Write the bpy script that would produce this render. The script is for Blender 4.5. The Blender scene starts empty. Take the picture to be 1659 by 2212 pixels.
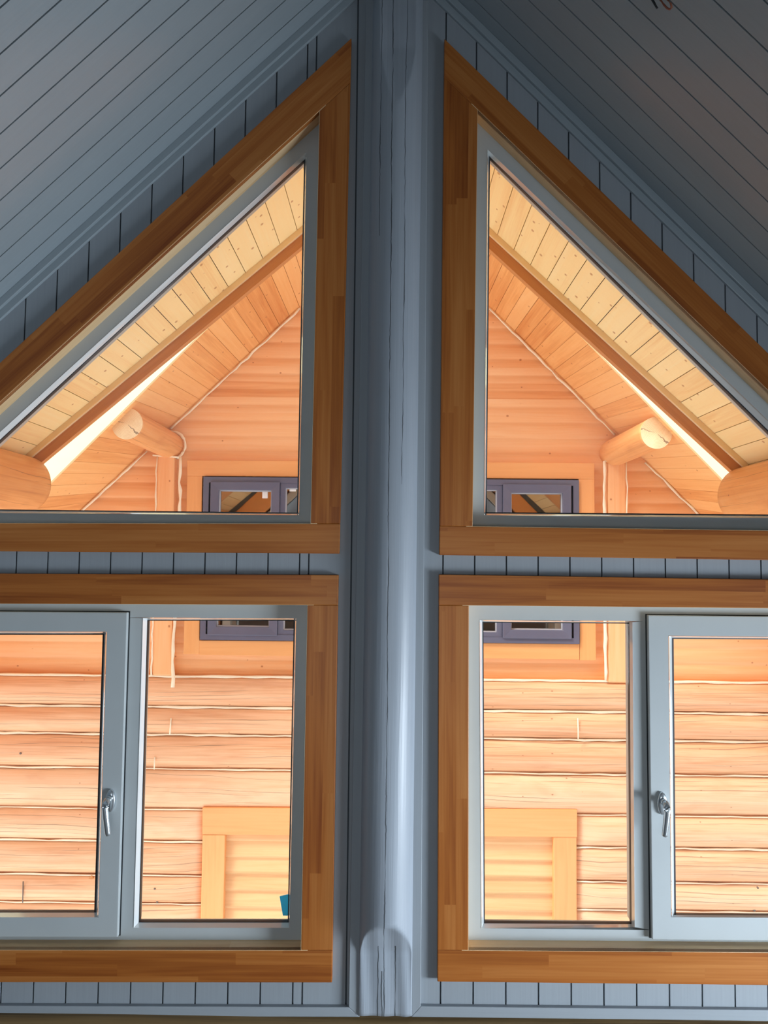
import bpy, math, random
from mathutils import Vector, Matrix
random.seed(7)
SC = bpy.context.scene
COL = SC.collection
# ------------------------------------------------------------------ camera
F = 1725.0                                  # focal length in pixels of the 1659 x 2212 frame
EYE = Vector((0.0, 0.0, 1.6))
YAW, PITCH, ROLL = 0.00965, math.radians(3.22), 0.0100
ROT = (Matrix.Rotation(YAW, 3, 'Z') @ Matrix.Rotation(math.pi/2+PITCH, 3, 'X') @ Matrix.Rotation(ROLL, 3, 'Z'))
cd = bpy.data.cameras.new('camera'); cam = bpy.data.objects.new('camera', cd); COL.objects.link(cam)
cam.matrix_world = Matrix.Translation(EYE) @ ROT.to_4x4()
cd.sensor_fit = 'VERTICAL'; cd.sensor_height = 36.0; cd.lens = 36.0*F/2212.0
cd.clip_start = 0.05; cd.clip_end = 500
SC.camera = cam
# ------------------------------------------------------------------ light
SC.view_settings.view_transform = 'Standard'; SC.view_settings.look = 'None'
SC.view_settings.gamma = 1.0; SC.view_settings.use_curve_mapping = False
SC.view_settings.exposure = 0.0
w = bpy.data.worlds.new('overcast_sky'); SC.world = w; w.use_nodes = True
bg = w.node_tree.nodes['Background']
bg.inputs[0].default_value = (0.86, 0.93, 1.0, 1); bg.inputs[1].default_value = 2.0

def lamp(name, kind, loc, target, energy, color, size=1.0, size_y=None, angle=None, spread=None):
    l = bpy.data.lights.new(name, kind); l.energy = energy; l.color = color
    if kind == 'AREA':
        l.shape = 'RECTANGLE'; l.size = size; l.size_y = size_y or size
    if angle: l.angle = angle
    if spread: l.spread = math.radians(spread)
    o = bpy.data.objects.new(name, l); COL.objects.link(o); o.location = loc
    o.rotation_euler = (Vector(target)-Vector(loc)).to_track_quat('-Z', 'Y').to_euler()
    return o
lamp('sun', 'SUN', (-6, -3.0, 8), (0, 0, 0), 7.5, (1.0, 0.96, 0.92), angle=0.5)
# added lamps, no windows: assumed light by the right knee wall, fill behind camera
lamp('assumed_side_light', 'AREA', (2.6, 0.95, 0.65), (-0.8, 1.6, 0.5), 88, (0.78, 0.89, 1.0), 1.2, 0.9, spread=112)
lamp('added_rear_fill', 'AREA', (0.0, -3.3, 0.9), (0.0, 2.2, 0.0), 13, (0.88, 0.94, 1.0), 1.5, 1.0, spread=120)

# ------------------------------------------------------------------ helpers
def P(px, py, Y):
    """world point on the vertical plane y = Y whose picture is pixel (px, py)"""
    d = ROT @ Vector(((px-829.5)/F, -(py-1106.0)/F, -1.0))
    t = (Y-EYE.y)/d.y
    return EYE + d*t
def P2(px, py, Y):
    p = P(px, py, Y); return (p.x, p.z)
def isect(a, b, c, d):
    x1, y1 = a; x2, y2 = b; x3, y3 = c; x4, y4 = d
    den = (x1-x2)*(y3-y4)-(y1-y2)*(x3-x4)
    t = ((x1-x3)*(y3-y4)-(y1-y3)*(x3-x4))/den
    return (x1+t*(x2-x1), y1+t*(y2-y1))
def area2(poly):
    return sum(poly[i][0]*poly[(i+1) % len(poly)][1]-poly[(i+1) % len(poly)][0]*poly[i][1] for i in range(len(poly)))/2
def offset(poly, d):
    """offset a convex polygon outward by d (list of d per edge allowed)"""
    n = len(poly); s = 1 if area2(poly) > 0 else -1
    ds = d if isinstance(d, (list, tuple)) else [d]*n
    lines = []
    for i in range(n):
        a = Vector(poly[i]); b = Vector(poly[(i+1) % n]); e = (b-a).normalized()
        nrm = Vector((e.y, -e.x))*s
        lines.append((tuple(a+nrm*ds[i]), tuple(b+nrm*ds[i])))
    return [isect(*lines[i-1], *lines[i]) for i in range(n)]

class MB:
    def __init__(self, g=(1, 0, 0), h=(0, 0, 1)):
        self.v = []; self.f = []; self.uv = []; self.sm = []
        self.g = Vector(g).normalized(); self.h = Vector(h).normalized()
    def face(self, pts, smooth=False, uv=None):
        b = len(self.v); pts = [Vector(p) for p in pts]; self.v += pts
        self.f.append(tuple(range(b, b+len(pts)))); self.sm.append(smooth)
        if uv is None:
            g, h = self.g, self.h
            n = (pts[1]-pts[0]).cross(pts[2]-pts[0])
            k = g.cross(h)
            # across-grain coordinate follows whichever of h / k lies in the face
            use_k = n.length > 0 and abs(n.normalized().dot(h)) > 0.75
            uv = [(p.dot(g), p.dot(k)+0.013 if use_k else p.dot(h)) for p in pts]
        self.uv.append(uv)
    def prism(self, poly, y0, y1):
        """poly of (x, z), extruded between y0 (front, towards the room) and y1"""
        if area2(poly) < 0: poly = poly[::-1]
        n = len(poly)
        self.face([(x, y0, z) for x, z in poly])
        self.face([(x, y1, z) for x, z in poly[::-1]])
        for i in range(n):
            (xa, za), (xb, zb) = poly[i], poly[(i+1) % n]
            self.face([(xa, y0, za), (xa, y1, za), (xb, y1, zb), (xb, y0, zb)])
    def box(self, x0, x1, y0, y1, z0, z1):
        self.prism([(x0, z0), (x1, z0), (x1, z1), (x0, z1)], y0, y1)
    def ring(self, outer, inner, yo, yi, back=None):
        """frame ring: front face from outer@yo to inner@yi; optional inner wall back to depth back and rear face"""
        if area2(outer) < 0: outer = outer[::-1]; inner = inner[::-1]
        n = len(outer)
        for i in range(n):
            j = (i+1) % n
            o1, o2, i1, i2 = outer[i], outer[j], inner[i], inner[j]
            self.face([(o1[0], yo, o1[1]), (o2[0], yo, o2[1]), (i2[0], yi, i2[1]), (i1[0], yi, i1[1])])
            if back is not None:
                self.face([(i1[0], yi, i1[1]), (i2[0], yi, i2[1]), (i2[0], back, i2[1]), (i1[0], back, i1[1])])
                self.face([(o1[0], yo, o1[1]), (o1[0], back, o1[1]), (o2[0], back, o2[1]), (o2[0], yo, o2[1])])
                self.face([(i1[0], back, i1[1]), (i2[0], back, i2[1]), (o2[0], back, o2[1]), (o1[0], back, o1[1])])
    def grid(self, rows, closed=True, smooth=True, cap=True, uvs=None):
        m = len(rows[0]); k = m if closed else m-1
        acc = 0.0
        for a in range(len(rows)-1):
            for i in range(k):
                j = (i+1) % m
                q = [rows[a][i], rows[a][j], rows[a+1][j], rows[a+1][i]]
                if uvs:
                    ua, ub, pv = uvs[a], uvs[a+1], uvs[-1]
                    uv = [(ua, i*pv), (ua, (i+1)*pv), (ub, (i+1)*pv), (ub, i*pv)]
                else: uv = None
                self.face(q, smooth, uv)
        if cap and closed:
            self.face(rows[0][::-1]); self.face(rows[-1])
    def tube(self, pts, r, seg=8, cap=True):
        pts = [Vector(p) for p in pts]; rows = []; us = []; L = 0
        for i, p in enumerate(pts):
            t = (pts[min(i+1, len(pts)-1)]-pts[max(i-1, 0)]).normalized()
            ref = Vector((0, 0, 1)) if abs(t.z) < 0.9 else Vector((0, 1, 0))
            a = t.cross(ref).normalized(); b = t.cross(a).normalized()
            rr = r[i] if isinstance(r, (list, tuple)) else r
            rows.append([p+a*rr*math.cos(2*math.pi*k/seg)+b*rr*math.sin(2*math.pi*k/seg) for k in range(seg)])
            if i: L += (pts[i]-pts[i-1]).length
            us.append(L)
        us.append(0.01)
        self.grid(rows, cap=cap, uvs=us)
    def build(self, name, mat, parent=None, weld=False, bevel=0):
        me = bpy.data.meshes.new(name); me.from_pydata([tuple(v) for v in self.v], [], self.f)
        l = me.uv_layers.new(name='UVMap'); i = 0
        for uv in self.uv:
            for c in uv: l.data[i].uv = c; i += 1
        me.polygons.foreach_set('use_smooth', self.sm)
        me.materials.append(mat)
        import bmesh
        bm = bmesh.new(); bm.from_mesh(me)
        bmesh.ops.remove_doubles(bm, verts=bm.verts, dist=1e-5)
        bmesh.ops.recalc_face_normals(bm, faces=bm.faces)
        bm.to_mesh(me); bm.free(); me.update()
        o = bpy.data.objects.new(name, me); COL.objects.link(o)
        if parent: o.parent = parent; o.matrix_parent_inverse = parent.matrix_world.inverted()
        if bevel:
            b = o.modifiers.new('bevel', 'BEVEL'); b.width = bevel; b.segments = 2; b.limit_method = 'ANGLE'; b.angle_limit = 0.6
        return o
def empty(name, loc=(0, 0, 0)):
    o = bpy.data.objects.new(name, None); COL.objects.link(o); o.location = loc; o.empty_display_size = 0.1
    bpy.context.view_layer.update(); return o
def tag(o, label=None, cat=None, group=None, kind=None):
    if label: o['label'] = label
    if cat: o['category'] = cat
    if group: o['group'] = group
    if kind: o['kind'] = kind
    return o

# ------------------------------------------------------------------ materials
class NT:
    def __init__(self, name):
        self.m = bpy.data.materials.new(name); self.m.use_nodes = True
        self.t = self.m.node_tree; self.b = self.t.nodes['Principled BSDF']
        self.out = self.t.nodes['Material Output']
    def n(self, typ, **kw):
        n = self.t.nodes.new(typ)
        for k, v in kw.items():
            if k.startswith('i_'): n.inputs[int(k[2:])].default_value = v
            else: setattr(n, k, v)
        return n
    def l(self, a, b): self.t.links.new(a, b)
    def math(self, op, a, b=None, clamp=False):
        n = self.t.nodes.new('ShaderNodeMath'); n.operation = op; n.use_clamp = clamp
        for i, v in enumerate((a, b)):
            if v is None: continue
            if isinstance(v, (int, float)): n.inputs[i].default_value = v
            else: self.l(v, n.inputs[i])
        return n.outputs[0]
    def mix(self, fac, a, b, blend='MIX'):
        n = self.t.nodes.new('ShaderNodeMix'); n.data_type = 'RGBA'; n.blend_type = blend
        for idx, v in ((0, fac), (6, a), (7, b)):
            if isinstance(v, (int, float)): n.inputs[idx].default_value = v
            elif isinstance(v, tuple): n.inputs[idx].default_value = (*v[:3], 1)
            else: self.l(v, n.inputs[idx])
        return n.outputs[2]
    def ramp(self, fac, stops):
        n = self.t.nodes.new('ShaderNodeValToRGB'); e = n.color_ramp.elements
        for i, (p, c) in enumerate(stops):
            if i > 1: e.new(p)
            e[i].position = p; e[i].color = (*c[:3], 1)
        self.l(fac, n.inputs[0]); return n.outputs[0]
    def noise(self, vec, scale, detail=3.0, rough=0.55, dist=0.0, sx=1, sy=1, sz=1, off=0):
        mp = self.n('ShaderNodeMapping'); mp.inputs['Scale'].default_value = (sx, sy, sz); mp.inputs['Location'].default_value = (off, off*.7, off*.3)
        self.l(vec, mp.inputs[0])
        n = self.n('ShaderNodeTexNoise'); n.inputs['Scale'].default_value = scale; n.inputs['Detail'].default_value = detail
        n.inputs['Roughness'].default_value = rough; n.inputs['Distortion'].default_value = dist
        self.l(mp.outputs[0], n.inputs['Vector']); return n.outputs['Fac']

def wood(name, light, mid, dark, pitch=None, lam=None, var=0.35, knots=0.0, cracks=0.0, rough=0.5, spec=0.4, objrand=0.0, grain=1.0, bump=0.15, blotch=0.0):
    """wood with its grain along U; pitch = board width in metres across V, lam = length of finger-jointed pieces"""
    s = NT(name)
    tc = s.n('ShaderNodeTexCoord'); uv = tc.outputs['UV']
    sep = s.n('ShaderNodeSeparateXYZ'); s.l(uv, sep.inputs[0]); u, v = sep.outputs[0], sep.outputs[1]
    oi = s.n('ShaderNodeObjectInfo'); rnd = oi.outputs['Random']
    cell = None
    if pitch:
        row = s.math('FLOOR', s.math('DIVIDE', v, pitch))
        if lam:
            w1 = s.n('ShaderNodeTexWhiteNoise', noise_dimensions='1D'); s.l(s.math('ADD', row, s.math('MULTIPLY', rnd, 91.0)), w1.inputs['W'])
            uu = s.math('FLOOR', s.math('ADD', s.math('DIVIDE', u, lam), s.math('MULTIPLY', w1.outputs[0], 5.0)))
        else: uu = s.math('MULTIPLY', rnd, 17.0)
        cb = s.n('ShaderNodeCombineXYZ'); s.l(row, cb.inputs[0]); s.l(uu, cb.inputs[1]); s.l(s.math('MULTIPLY', rnd, 13.0), cb.inputs[2])
        wn = s.n('ShaderNodeTexWhiteNoise', noise_dimensions='3D'); s.l(cb.outputs[0], wn.inputs['Vector']); cell = wn.outputs['Value']
    cv = s.n('ShaderNodeCombineXYZ'); s.l(u, cv.inputs[0]); s.l(v, cv.inputs[1])
    s.l(s.math('ADD', s.math('MULTIPLY', cell, 9.0) if cell else s.math('MULTIPLY', rnd, 9.0), s.math('MULTIPLY', rnd, 31.0)), cv.inputs[2])
    vec = cv.outputs[0]
    fine = s.noise(vec, 1.0, 4, 0.6, 0.2, sx=3.0, sy=170.0)
    broad = s.noise(vec, 1.0, 3, 0.5, 1.2, sx=1.4, sy=26.0, off=3)
    g = s.math('ADD', s.math('MULTIPLY', fine, 0.45*grain), s.math('MULTIPLY', broad, 0.75*grain))
    g = s.math('ADD', g, 0.5-0.6*grain)
    if cell: g = s.math('ADD', g, s.math('MULTIPLY', s.math('SUBTRACT', cell, 0.5), var))
    if objrand: g = s.math('ADD', g, s.math('MULTIPLY', s.math('SUBTRACT', rnd, 0.5), objrand))
    colr = s.ramp(g, [(0.22, dark), (0.5, mid), (0.8, light)])
    if blotch:
        bl = s.noise(vec, 1.0, 3, 0.6, 0.5, sx=3.0, sy=7.0, off=8)
        colr = s.mix(s.math('MULTIPLY', s.math('SUBTRACT', bl, 0.52), 6*blotch, True), colr, tuple(c*k for c, k in zip(mid, (0.80, 0.66, 0.62))), 'MIX')
    if cracks:
        # long drying cracks that wander almost along the grain
        cu = s.n('ShaderNodeCombineXYZ'); s.l(u, cu.inputs[0]); s.l(s.math('MULTIPLY', rnd, 40.0), cu.inputs[2])
        w1 = s.noise(cu.outputs[0], 0.8, 2, 0.5); w2 = s.noise(cu.outputs[0], 7.0, 3, 0.6)
        vv = s.math('ADD', v, s.math('ADD', s.math('MULTIPLY', w1, 0.10), s.math('MULTIPLY', w2, 0.012)))
        vv = s.math('ADD', vv, s.math('MULTIPLY', u, s.math('MULTIPLY', s.math('SUBTRACT', rnd, 0.5), 0.06)))
        q = s.math('DIVIDE', vv, 0.036); idx = s.math('FLOOR', q)
        d = s.math('ABSOLUTE', s.math('SUBTRACT', s.math('SUBTRACT', q, idx), 0.5))
        wn2 = s.n('ShaderNodeTexWhiteNoise', noise_dimensions='2D'); ci = s.n('ShaderNodeCombineXYZ'); s.l(idx, ci.inputs[0]); s.l(s.math('MULTIPLY', rnd, 55.0), ci.inputs[1]); s.l(ci.outputs[0], wn2.inputs['Vector'])
        gu = s.n('ShaderNodeCombineXYZ'); s.l(u, gu.inputs[0]); s.l(s.math('MULTIPLY', idx, 3.7), gu.inputs[1]); s.l(s.math('MULTIPLY', rnd, 21.0), gu.inputs[2])
        along = s.math('SUBTRACT', s.noise(gu.outputs[0], 1.6, 2, 0.5), 0.40)
        wid = s.math('MULTIPLY', s.math('MULTIPLY', along, s.math('LESS_THAN', wn2.outputs[0], 0.62)), 0.42*cracks)
        on = s.math('MULTIPLY', s.math('SUBTRACT', wid, d), 60.0, True)
        colr = s.mix(s.math('MULTIPLY', on, 0.62), colr, tuple(c*0.32 for c in mid))
    if knots:
        mp = s.n('ShaderNodeMapping'); mp.inputs['Scale'].default_value = (0.8, 1.0, 1.0); s.l(vec, mp.inputs[0])
        vo = s.n('ShaderNodeTexVoronoi', voronoi_dimensions='2D'); vo.inputs['Scale'].default_value = 14.0; s.l(mp.outputs[0], vo.inputs['Vector'])
        sel = s.n('ShaderNodeSeparateColor'); s.l(vo.outputs['Color'], sel.inputs[0])
        gate = s.math('LESS_THAN', sel.outputs[0], knots)
        rad = s.math('MULTIPLY', sel.outputs[1], 0.085)
        d = s.math('DIVIDE', vo.outputs['Distance'], s.math('ADD', rad, 0.03))
        k = s.math('SUBTRACT', 1.0, s.math('POWER', d, 3.0), True)
        colr = s.mix(s.math('MULTIPLY', s.math('MULTIPLY', k, gate), 0.8), colr, tuple(c*f for c, f in zip(dark, (0.55, 0.42, 0.4))))
    s.l(colr, s.b.inputs['Base Color'])
    s.b.inputs['Roughness'].default_value = rough; s.b.inputs['Specular IOR Level'].default_value = spec
    bp = s.n('ShaderNodeBump'); bp.inputs['Strength'].default_value = bump; bp.inputs['Distance'].default_value = 0.002
    s.l(fine, bp.inputs['Height']); s.l(bp.outputs[0], s.b.inputs['Normal'])
    return s.m

def paint(name, c, rough=0.45, grainz=True, var=0.10, crack=False, bump=0.2):
    s = NT(name); tc = s.n('ShaderNodeTexCoord')
    uv = tc.outputs['UV']
    f = s.noise(uv, 1.0, 4, 0.6, 0.2, sx=2.0, sy=110.0)
    b = s.noise(uv, 1.0, 3, 0.5, 0, sx=1.5, sy=5.0, off=2)
    t = s.math('ADD', s.math('MULTIPLY', f, 0.5), s.math('MULTIPLY', b, 0.5))
    colr = s.ramp(t, [(0.3, tuple(k*(1-var) for k in c)), (0.7, tuple(min(1, k*(1+var)) for k in c))])
    if crack:
        ob = tc.outputs['Object']; sp = s.n('ShaderNodeSeparateXYZ'); s.l(ob, sp.inputs[0])
        z = sp.outputs[2]
        for (x0, amp, wid, z0, z1, o) in crack:
            cz = s.n('ShaderNodeCombineXYZ'); s.l(z, cz.inputs[2])
            big = s.noise(cz.outputs[0], 1.7, 2, 0.5, 0, off=o)
            sm = s.noise(cz.outputs[0], 22.0, 3, 0.6, 0, off=o+3)
            cx = s.math('ADD', x0, s.math('ADD', s.math('MULTIPLY', s.math('SUBTRACT', big, 0.5), amp), s.math('MULTIPLY', s.math('SUBTRACT', sm, 0.5), 0.006)))
            d = s.math('ABSOLUTE', s.math('SUBTRACT', sp.outputs[0], cx))
            wv = s.math('MULTIPLY', s.math('ADD', s.noise(cz.outputs[0], 9.0, 2, 0.5, 0, off=o+9), -0.25), wid*4)
            on = s.math('LESS_THAN', d, wv)
            on = s.math('MULTIPLY', on, s.math('MULTIPLY', s.math('GREATER_THAN', z, z0), s.math('LESS_THAN', z, z1)))
            front = s.math('LESS_THAN', sp.outputs[1], 0.02)
            colr = s.mix(s.math('MULTIPLY', s.math('MULTIPLY', on, front), 0.85), colr, (0.03, 0.035, 0.04))
    s.l(colr, s.b.inputs['Base Color']); s.b.inputs['Roughness'].default_value = rough
    bp = s.n('ShaderNodeBump'); bp.inputs['Strength'].default_value = bump; bp.inputs['Distance'].default_value = 0.0015
    s.l(f, bp.inputs['Height']); s.l(bp.outputs[0], s.b.inputs['Normal'])
    return s.m

def plain(name, c, rough=0.5, metal=0.0, noise=0.05):
    s = NT(name); tc = s.n('ShaderNodeTexCoord')
    f = s.noise(tc.outputs['Object'], 7.0, 3)
    colr = s.ramp(f, [(0.3, tuple(k*(1-noise) for k in c)), (0.7, tuple(min(1, k*(1+noise)) for k in c))])
    s.l(colr, s.b.inputs['Base Color']); s.b.inputs['Roughness'].default_value = rough; s.b.inputs['Metallic'].default_value = metal
    return s.m

def glass(name, tint=(1, 1, 1), refl=0.05, haze=0.0):
    s = NT(name); s.t.nodes.remove(s.b)
    tr = s.n('ShaderNodeBsdfTransparent'); tr.inputs[0].default_value = (*tint, 1)
    gl = s.n('ShaderNodeBsdfGlossy'); gl.inputs['Roughness'].default_value = 0.02
    fr = s.n('ShaderNodeFresnel'); fr.inputs[0].default_value = 1.45
    mx = s.n('ShaderNodeMixShader')
    s.l(s.math('ADD', s.math('MULTIPLY', fr.outputs[0], 0.8), refl, True), mx.inputs[0])
    s.l(tr.outputs[0], mx.inputs[1]); s.l(gl.outputs[0], mx.inputs[2])
    s.l(mx.outputs[0], s.out.inputs[0]); return s.m

M = {}
M['clad'] = paint('painted_board', (0.31, 0.345, 0.378), 0.5, var=0.05)
M['ceil'] = paint('painted_ceiling_board', (0.32, 0.375, 0.41), 0.30, var=0.05)
M['log_paint'] = paint('painted_log', (0.33, 0.37, 0.42), 0.4, var=0.08, bump=0.5, crack=[
    (-0.006, 0.020, 0.0011, -9, 9, 1.0), (-0.040, 0.010, 0.0008, 0.9, 9, 4.0), (0.030, 0.016, 0.0008, 0.2, 9, 8.0),
    (-0.022, 0.020, 0.0012, -9, -1.05, 12.0), (0.022, 0.030, 0.0012, -9, -1.05, 15.0), (-0.012, 0.035, 0.0013, -9, -1.12, 21.0)])
M['groove'] = plain('groove_shadow_gap', (0.10, 0.12, 0.14), 0.8)
M['lam'] = wood('laminated_casing', (0.52, 0.20, 0.05), (0.40, 0.125, 0.022), (0.22, 0.050, 0.007), pitch=0.031, lam=0.6, var=0.28, rough=0.38, spec=0.35, grain=0.85, bump=0.08)
M['liner'] = wood('lit_reveal_wood', (0.90, 0.68, 0.42), (0.82, 0.56, 0.30), (0.66, 0.40, 0.18), pitch=0.04, lam=0.5, var=0.2, rough=0.4, grain=0.5, bump=0.05)  # reveals are casing wood; daylight on them is put into this paler colour
M['pvc'] = plain('grey_white_pvc', (0.50, 0.54, 0.55), 0.32, noise=0.02)
M['pvc_bead'] = plain('glossy_lit_pvc_bead', (0.82, 0.87, 0.88), 0.15, noise=0.02)  # whiter than the frame: the outdoor highlight is painted into its colour
M['rubber'] = plain('black_rubber_gasket', (0.015, 0.02, 0.025), 0.5)
M['glass'] = glass('window_glass', (0.97, 0.985, 0.98), 0.015)
M['chrome'] = plain('satin_silver_handle', (0.62, 0.68, 0.72), 0.22, 0.85)
M['beam'] = wood('raw_beam', (0.36, 0.24, 0.10), (0.25, 0.155, 0.06), (0.12, 0.07, 0.03), cracks=1, rough=0.6, grain=0.8)
M['soffit'] = wood('pine_soffit', (1.0, 0.89, 0.55), (1.0, 0.80, 0.42), (0.88, 0.54, 0.22), pitch=0.095, var=0.22, knots=0.55, rough=0.5, grain=0.55)
M['barge'] = wood('stained_barge_board', (0.74, 0.36, 0.14), (0.62, 0.27, 0.09), (0.4, 0.15, 0.05), rough=0.5, grain=0.5)
M['mould'] = wood('pale_moulding', (1.0, 0.86, 0.56), (1.0, 0.78, 0.46), (0.9, 0.6, 0.3), rough=0.5, grain=0.4)
M['pale_barge'] = wood('pale_barge_board', (1.0, 0.92, 0.56), (0.99, 0.88, 0.50), (0.95, 0.8, 0.42), rough=0.5, grain=0.3)
M['nsoffit'] = wood('stained_soffit', (1.0, 0.62, 0.28), (0.95, 0.51, 0.19), (0.72, 0.28, 0.08), pitch=0.095, var=0.35, knots=0.15, rough=0.5, grain=0.6)
M['purlin'] = wood('purlin_log', (0.92, 0.52, 0.23), (0.85, 0.40, 0.14), (0.58, 0.22, 0.07), cracks=0.5, knots=0.06, rough=0.45, grain=0.7, blotch=0.3)
M['siding'] = wood('gable_siding', (1.0, 0.61, 0.33), (0.96, 0.50, 0.23), (0.80, 0.33, 0.12), pitch=0.1, var=0.30, knots=0.10, rough=0.45, grain=0.6)
M['log'] = wood('wall_log', (0.96, 0.67, 0.45), (0.91, 0.54, 0.32), (0.70, 0.32, 0.15), cracks=1.0, knots=0.05, rough=0.45, objrand=0.18, grain=0.75, blotch=0.35)
M['trimwood'] = wood('smooth_casing_board', (0.93, 0.50, 0.22), (0.88, 0.42, 0.16), (0.76, 0.31, 0.10), rough=0.45, grain=0.45)
M['doorboard'] = wood('horizontal_door_boards', (0.96, 0.64, 0.35), (0.90, 0.54, 0.26), (0.72, 0.36, 0.14), pitch=0.105, var=0.2, rough=0.45, grain=0.5)
M['caulk'] = plain('cream_caulk', (1.0, 0.86, 0.66), 0.7)
M['endgrain'] = None
M['bluepvc'] = plain('slate_blue_window_frame', (0.13, 0.135, 0.20), 0.35)
M['dark_glass'] = glass('reflecting_glass', (0.80, 0.80, 0.82), 0.42)
M['greybead'] = plain('grey_bead', (0.40, 0.41, 0.46), 0.4)
M['room'] = plain('pale_interior', (0.85, 0.80, 0.74), 0.8)
M['roof'] = plain('roof_sheet', (0.16, 0.12, 0.10), 0.5)
M['snow'] = plain('snow_ground', (0.88, 0.88, 0.87), 0.8)
M['paper'] = plain('white_sticker', (0.95, 0.95, 0.95), 0.6)
def film():
    s = NT('blue_film'); tr = s.n('ShaderNodeBsdfTranslucent'); tr.inputs[0].default_value = (0.10, 0.72, 1.0, 1)
    s.b.inputs['Base Color'].default_value = (0.10, 0.72, 1.0, 1); s.b.inputs['Roughness'].default_value = 0.5
    mx = s.n('ShaderNodeMixShader'); mx.inputs[0].default_value = 0.5
    s.l(s.b.outputs[0], mx.inputs[1]); s.l(tr.outputs[0], mx.inputs[2]); s.l(mx.outputs[0], s.out.inputs[0]); return s.m
M['blue'] = film()
M['pvc_bead'].node_tree.nodes['Principled BSDF'].inputs['Specular IOR Level'].default_value = 1.0
M['pvc_bead'].node_tree.nodes['Principled BSDF'].inputs['Coat Weight'].default_value = 1.0
M['black'] = plain('black_cable', (0.01, 0.012, 0.014), 0.45)
M['copper'] = plain('brown_cable', (0.32, 0.10, 0.05), 0.45)
M['floor'] = wood('floor_boards', (0.24, 0.22, 0.20), (0.20, 0.18, 0.165), (0.14, 0.125, 0.11), pitch=0.12, var=0.3)
def endgrain():
    s = NT('log_end_grain'); tc = s.n('ShaderNodeTexCoord')
    mp = s.n('ShaderNodeMapping'); s.l(tc.outputs['Object'], mp.inputs[0])
    sp = s.n('ShaderNodeSeparateXYZ'); s.l(mp.outputs[0], sp.inputs[0])
    r = s.math('SQRT', s.math('ADD', s.math('POWER', sp.outputs[0], 2.0), s.math('POWER', sp.outputs[2], 2.0)))
    ring = s.math('SINE', s.math('MULTIPLY', s.math('ADD', r, s.math('MULTIPLY', s.noise(tc.outputs['Object'], 14.0), 0.02)), 900.0))
    base = s.ramp(s.math('ADD', s.math('MULTIPLY', ring, 0.12), s.noise(tc.outputs['Object'], 9.0)), [(0.25, (0.80, 0.48, 0.24)), (0.75, (0.98, 0.76, 0.46))])
    ang = s.math('ARCTAN2', sp.outputs[2], sp.outputs[0])
    for a0, wd in ((-0.75, 0.07), (2.9, 0.04)):
        nz = s.math('MULTIPLY', s.math('SUBTRACT', s.noise(tc.outputs['Object'], 40.0), 0.5), 0.5)
        on = s.math('LESS_THAN', s.math('ABSOLUTE', s.math('SUBTRACT', s.math('ADD', ang, nz), a0)), wd)
        on = s.math('MULTIPLY', on, s.math('GREATER_THAN', r, 0.008))
        base = s.mix(s.math('MULTIPLY', on, 0.75), base, (0.18, 0.08, 0.04))
    s.l(base, s.b.inputs['Base Color']); s.b.inputs['Roughness'].default_value = 0.7
    return s.m
M['endgrain'] = endgrain()

# ------------------------------------------------------------------ key lines of the room (metres)
YW, YC, YF, YG = 2.25, 2.23, 2.29, 2.33     # cladding face, casing face, window frame face, outer rim of the glass
cl = (P2(0, 655, YW), P2(736, -8, YW))       # wall / ceiling crease, left slope
cr = (P2(1000, 22, YW), P2(1659, 664, YW))
APEX = isect(*cl, *cr)
def slope(a, b): return (b[1]-a[1])/(b[0]-a[0])
SL, SR = slope(*cl), slope(*cr)
def ceil_z(x):
    return APEX[1]+(SL if x < APEX[0] else SR)*(x-APEX[0])
KNEE = 2.75
YB = -3.6

# windows: pixel corners -> polygons (x, z)
def tri(rake, bottom, side, Y):
    """triangle: rake line, bottom line, side line given as pixel pairs; returns [tip, side-bottom, side-top]"""
    R = [P2(*p, Y) for p in rake]; B = [P2(*p, Y) for p in bottom]; S = [P2(*p, Y) for p in side]
    return [isect(*R, *B), isect(*B, *S), isect(*S, *R)]
def quad(tl, tr, br, bl, Y): return [P2(*p, Y) for p in (tl, tr, br, bl)]

LU = dict(
    opening=tri([(755, 180), (0, 868)], [(0, 1130), (669, 1131)], [(690, 235), (671, 1131)], YC),
    outer=tri([(752, 88), (0, 783)], [(0, 1191), (733, 1196)], [(759, 88), (733, 1196)], YC),
    bead=tri([(660, 331), (0, 934)], [(0, 1108), (645, 1113)], [(662, 335), (646, 1112)], YF),
    clear=tri([(658, 352), (0, 959)], [(0, 1101), (643, 1108)], [(658, 352), (643, 1108)], YG))
RU = dict(
    opening=tri([(965, 172), (1659, 843)], [(1021, 1137), (1659, 1146)], [(1032, 235), (1021, 1133)], YC),
    outer=tri([(960, 83), (1659, 762)], [(950, 1199), (1659, 1210)], [(960, 83), (949, 1199)], YC),
    bead=tri([(1055, 325), (1659, 908)], [(1046, 1113), (1659, 1119)], [(1053, 330), (1046, 1112)], YF),
    clear=tri([(1057, 345), (1659, 940)], [(1050, 1107), (1659, 1112)], [(1057, 345), (1050, 1107)], YG))
LX, RX = -365, 2070     # far jambs of the lower windows, outside the frame
LL = dict(
    opening=quad((LX, 1303), (664, 1307), (650, 2053), (LX-22, 2052), YC),
    outer=quad((LX-68, 1237), (731, 1242), (717, 2123), (LX-95, 2122), YC))
RL = dict(
    opening=quad((1013, 1308), (RX, 1318), (RX+26, 2061), (1012, 2053), YC),
    outer=quad((948, 1241), (RX+68, 1259), (RX+98, 2134), (945, 2121), YC))

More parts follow.
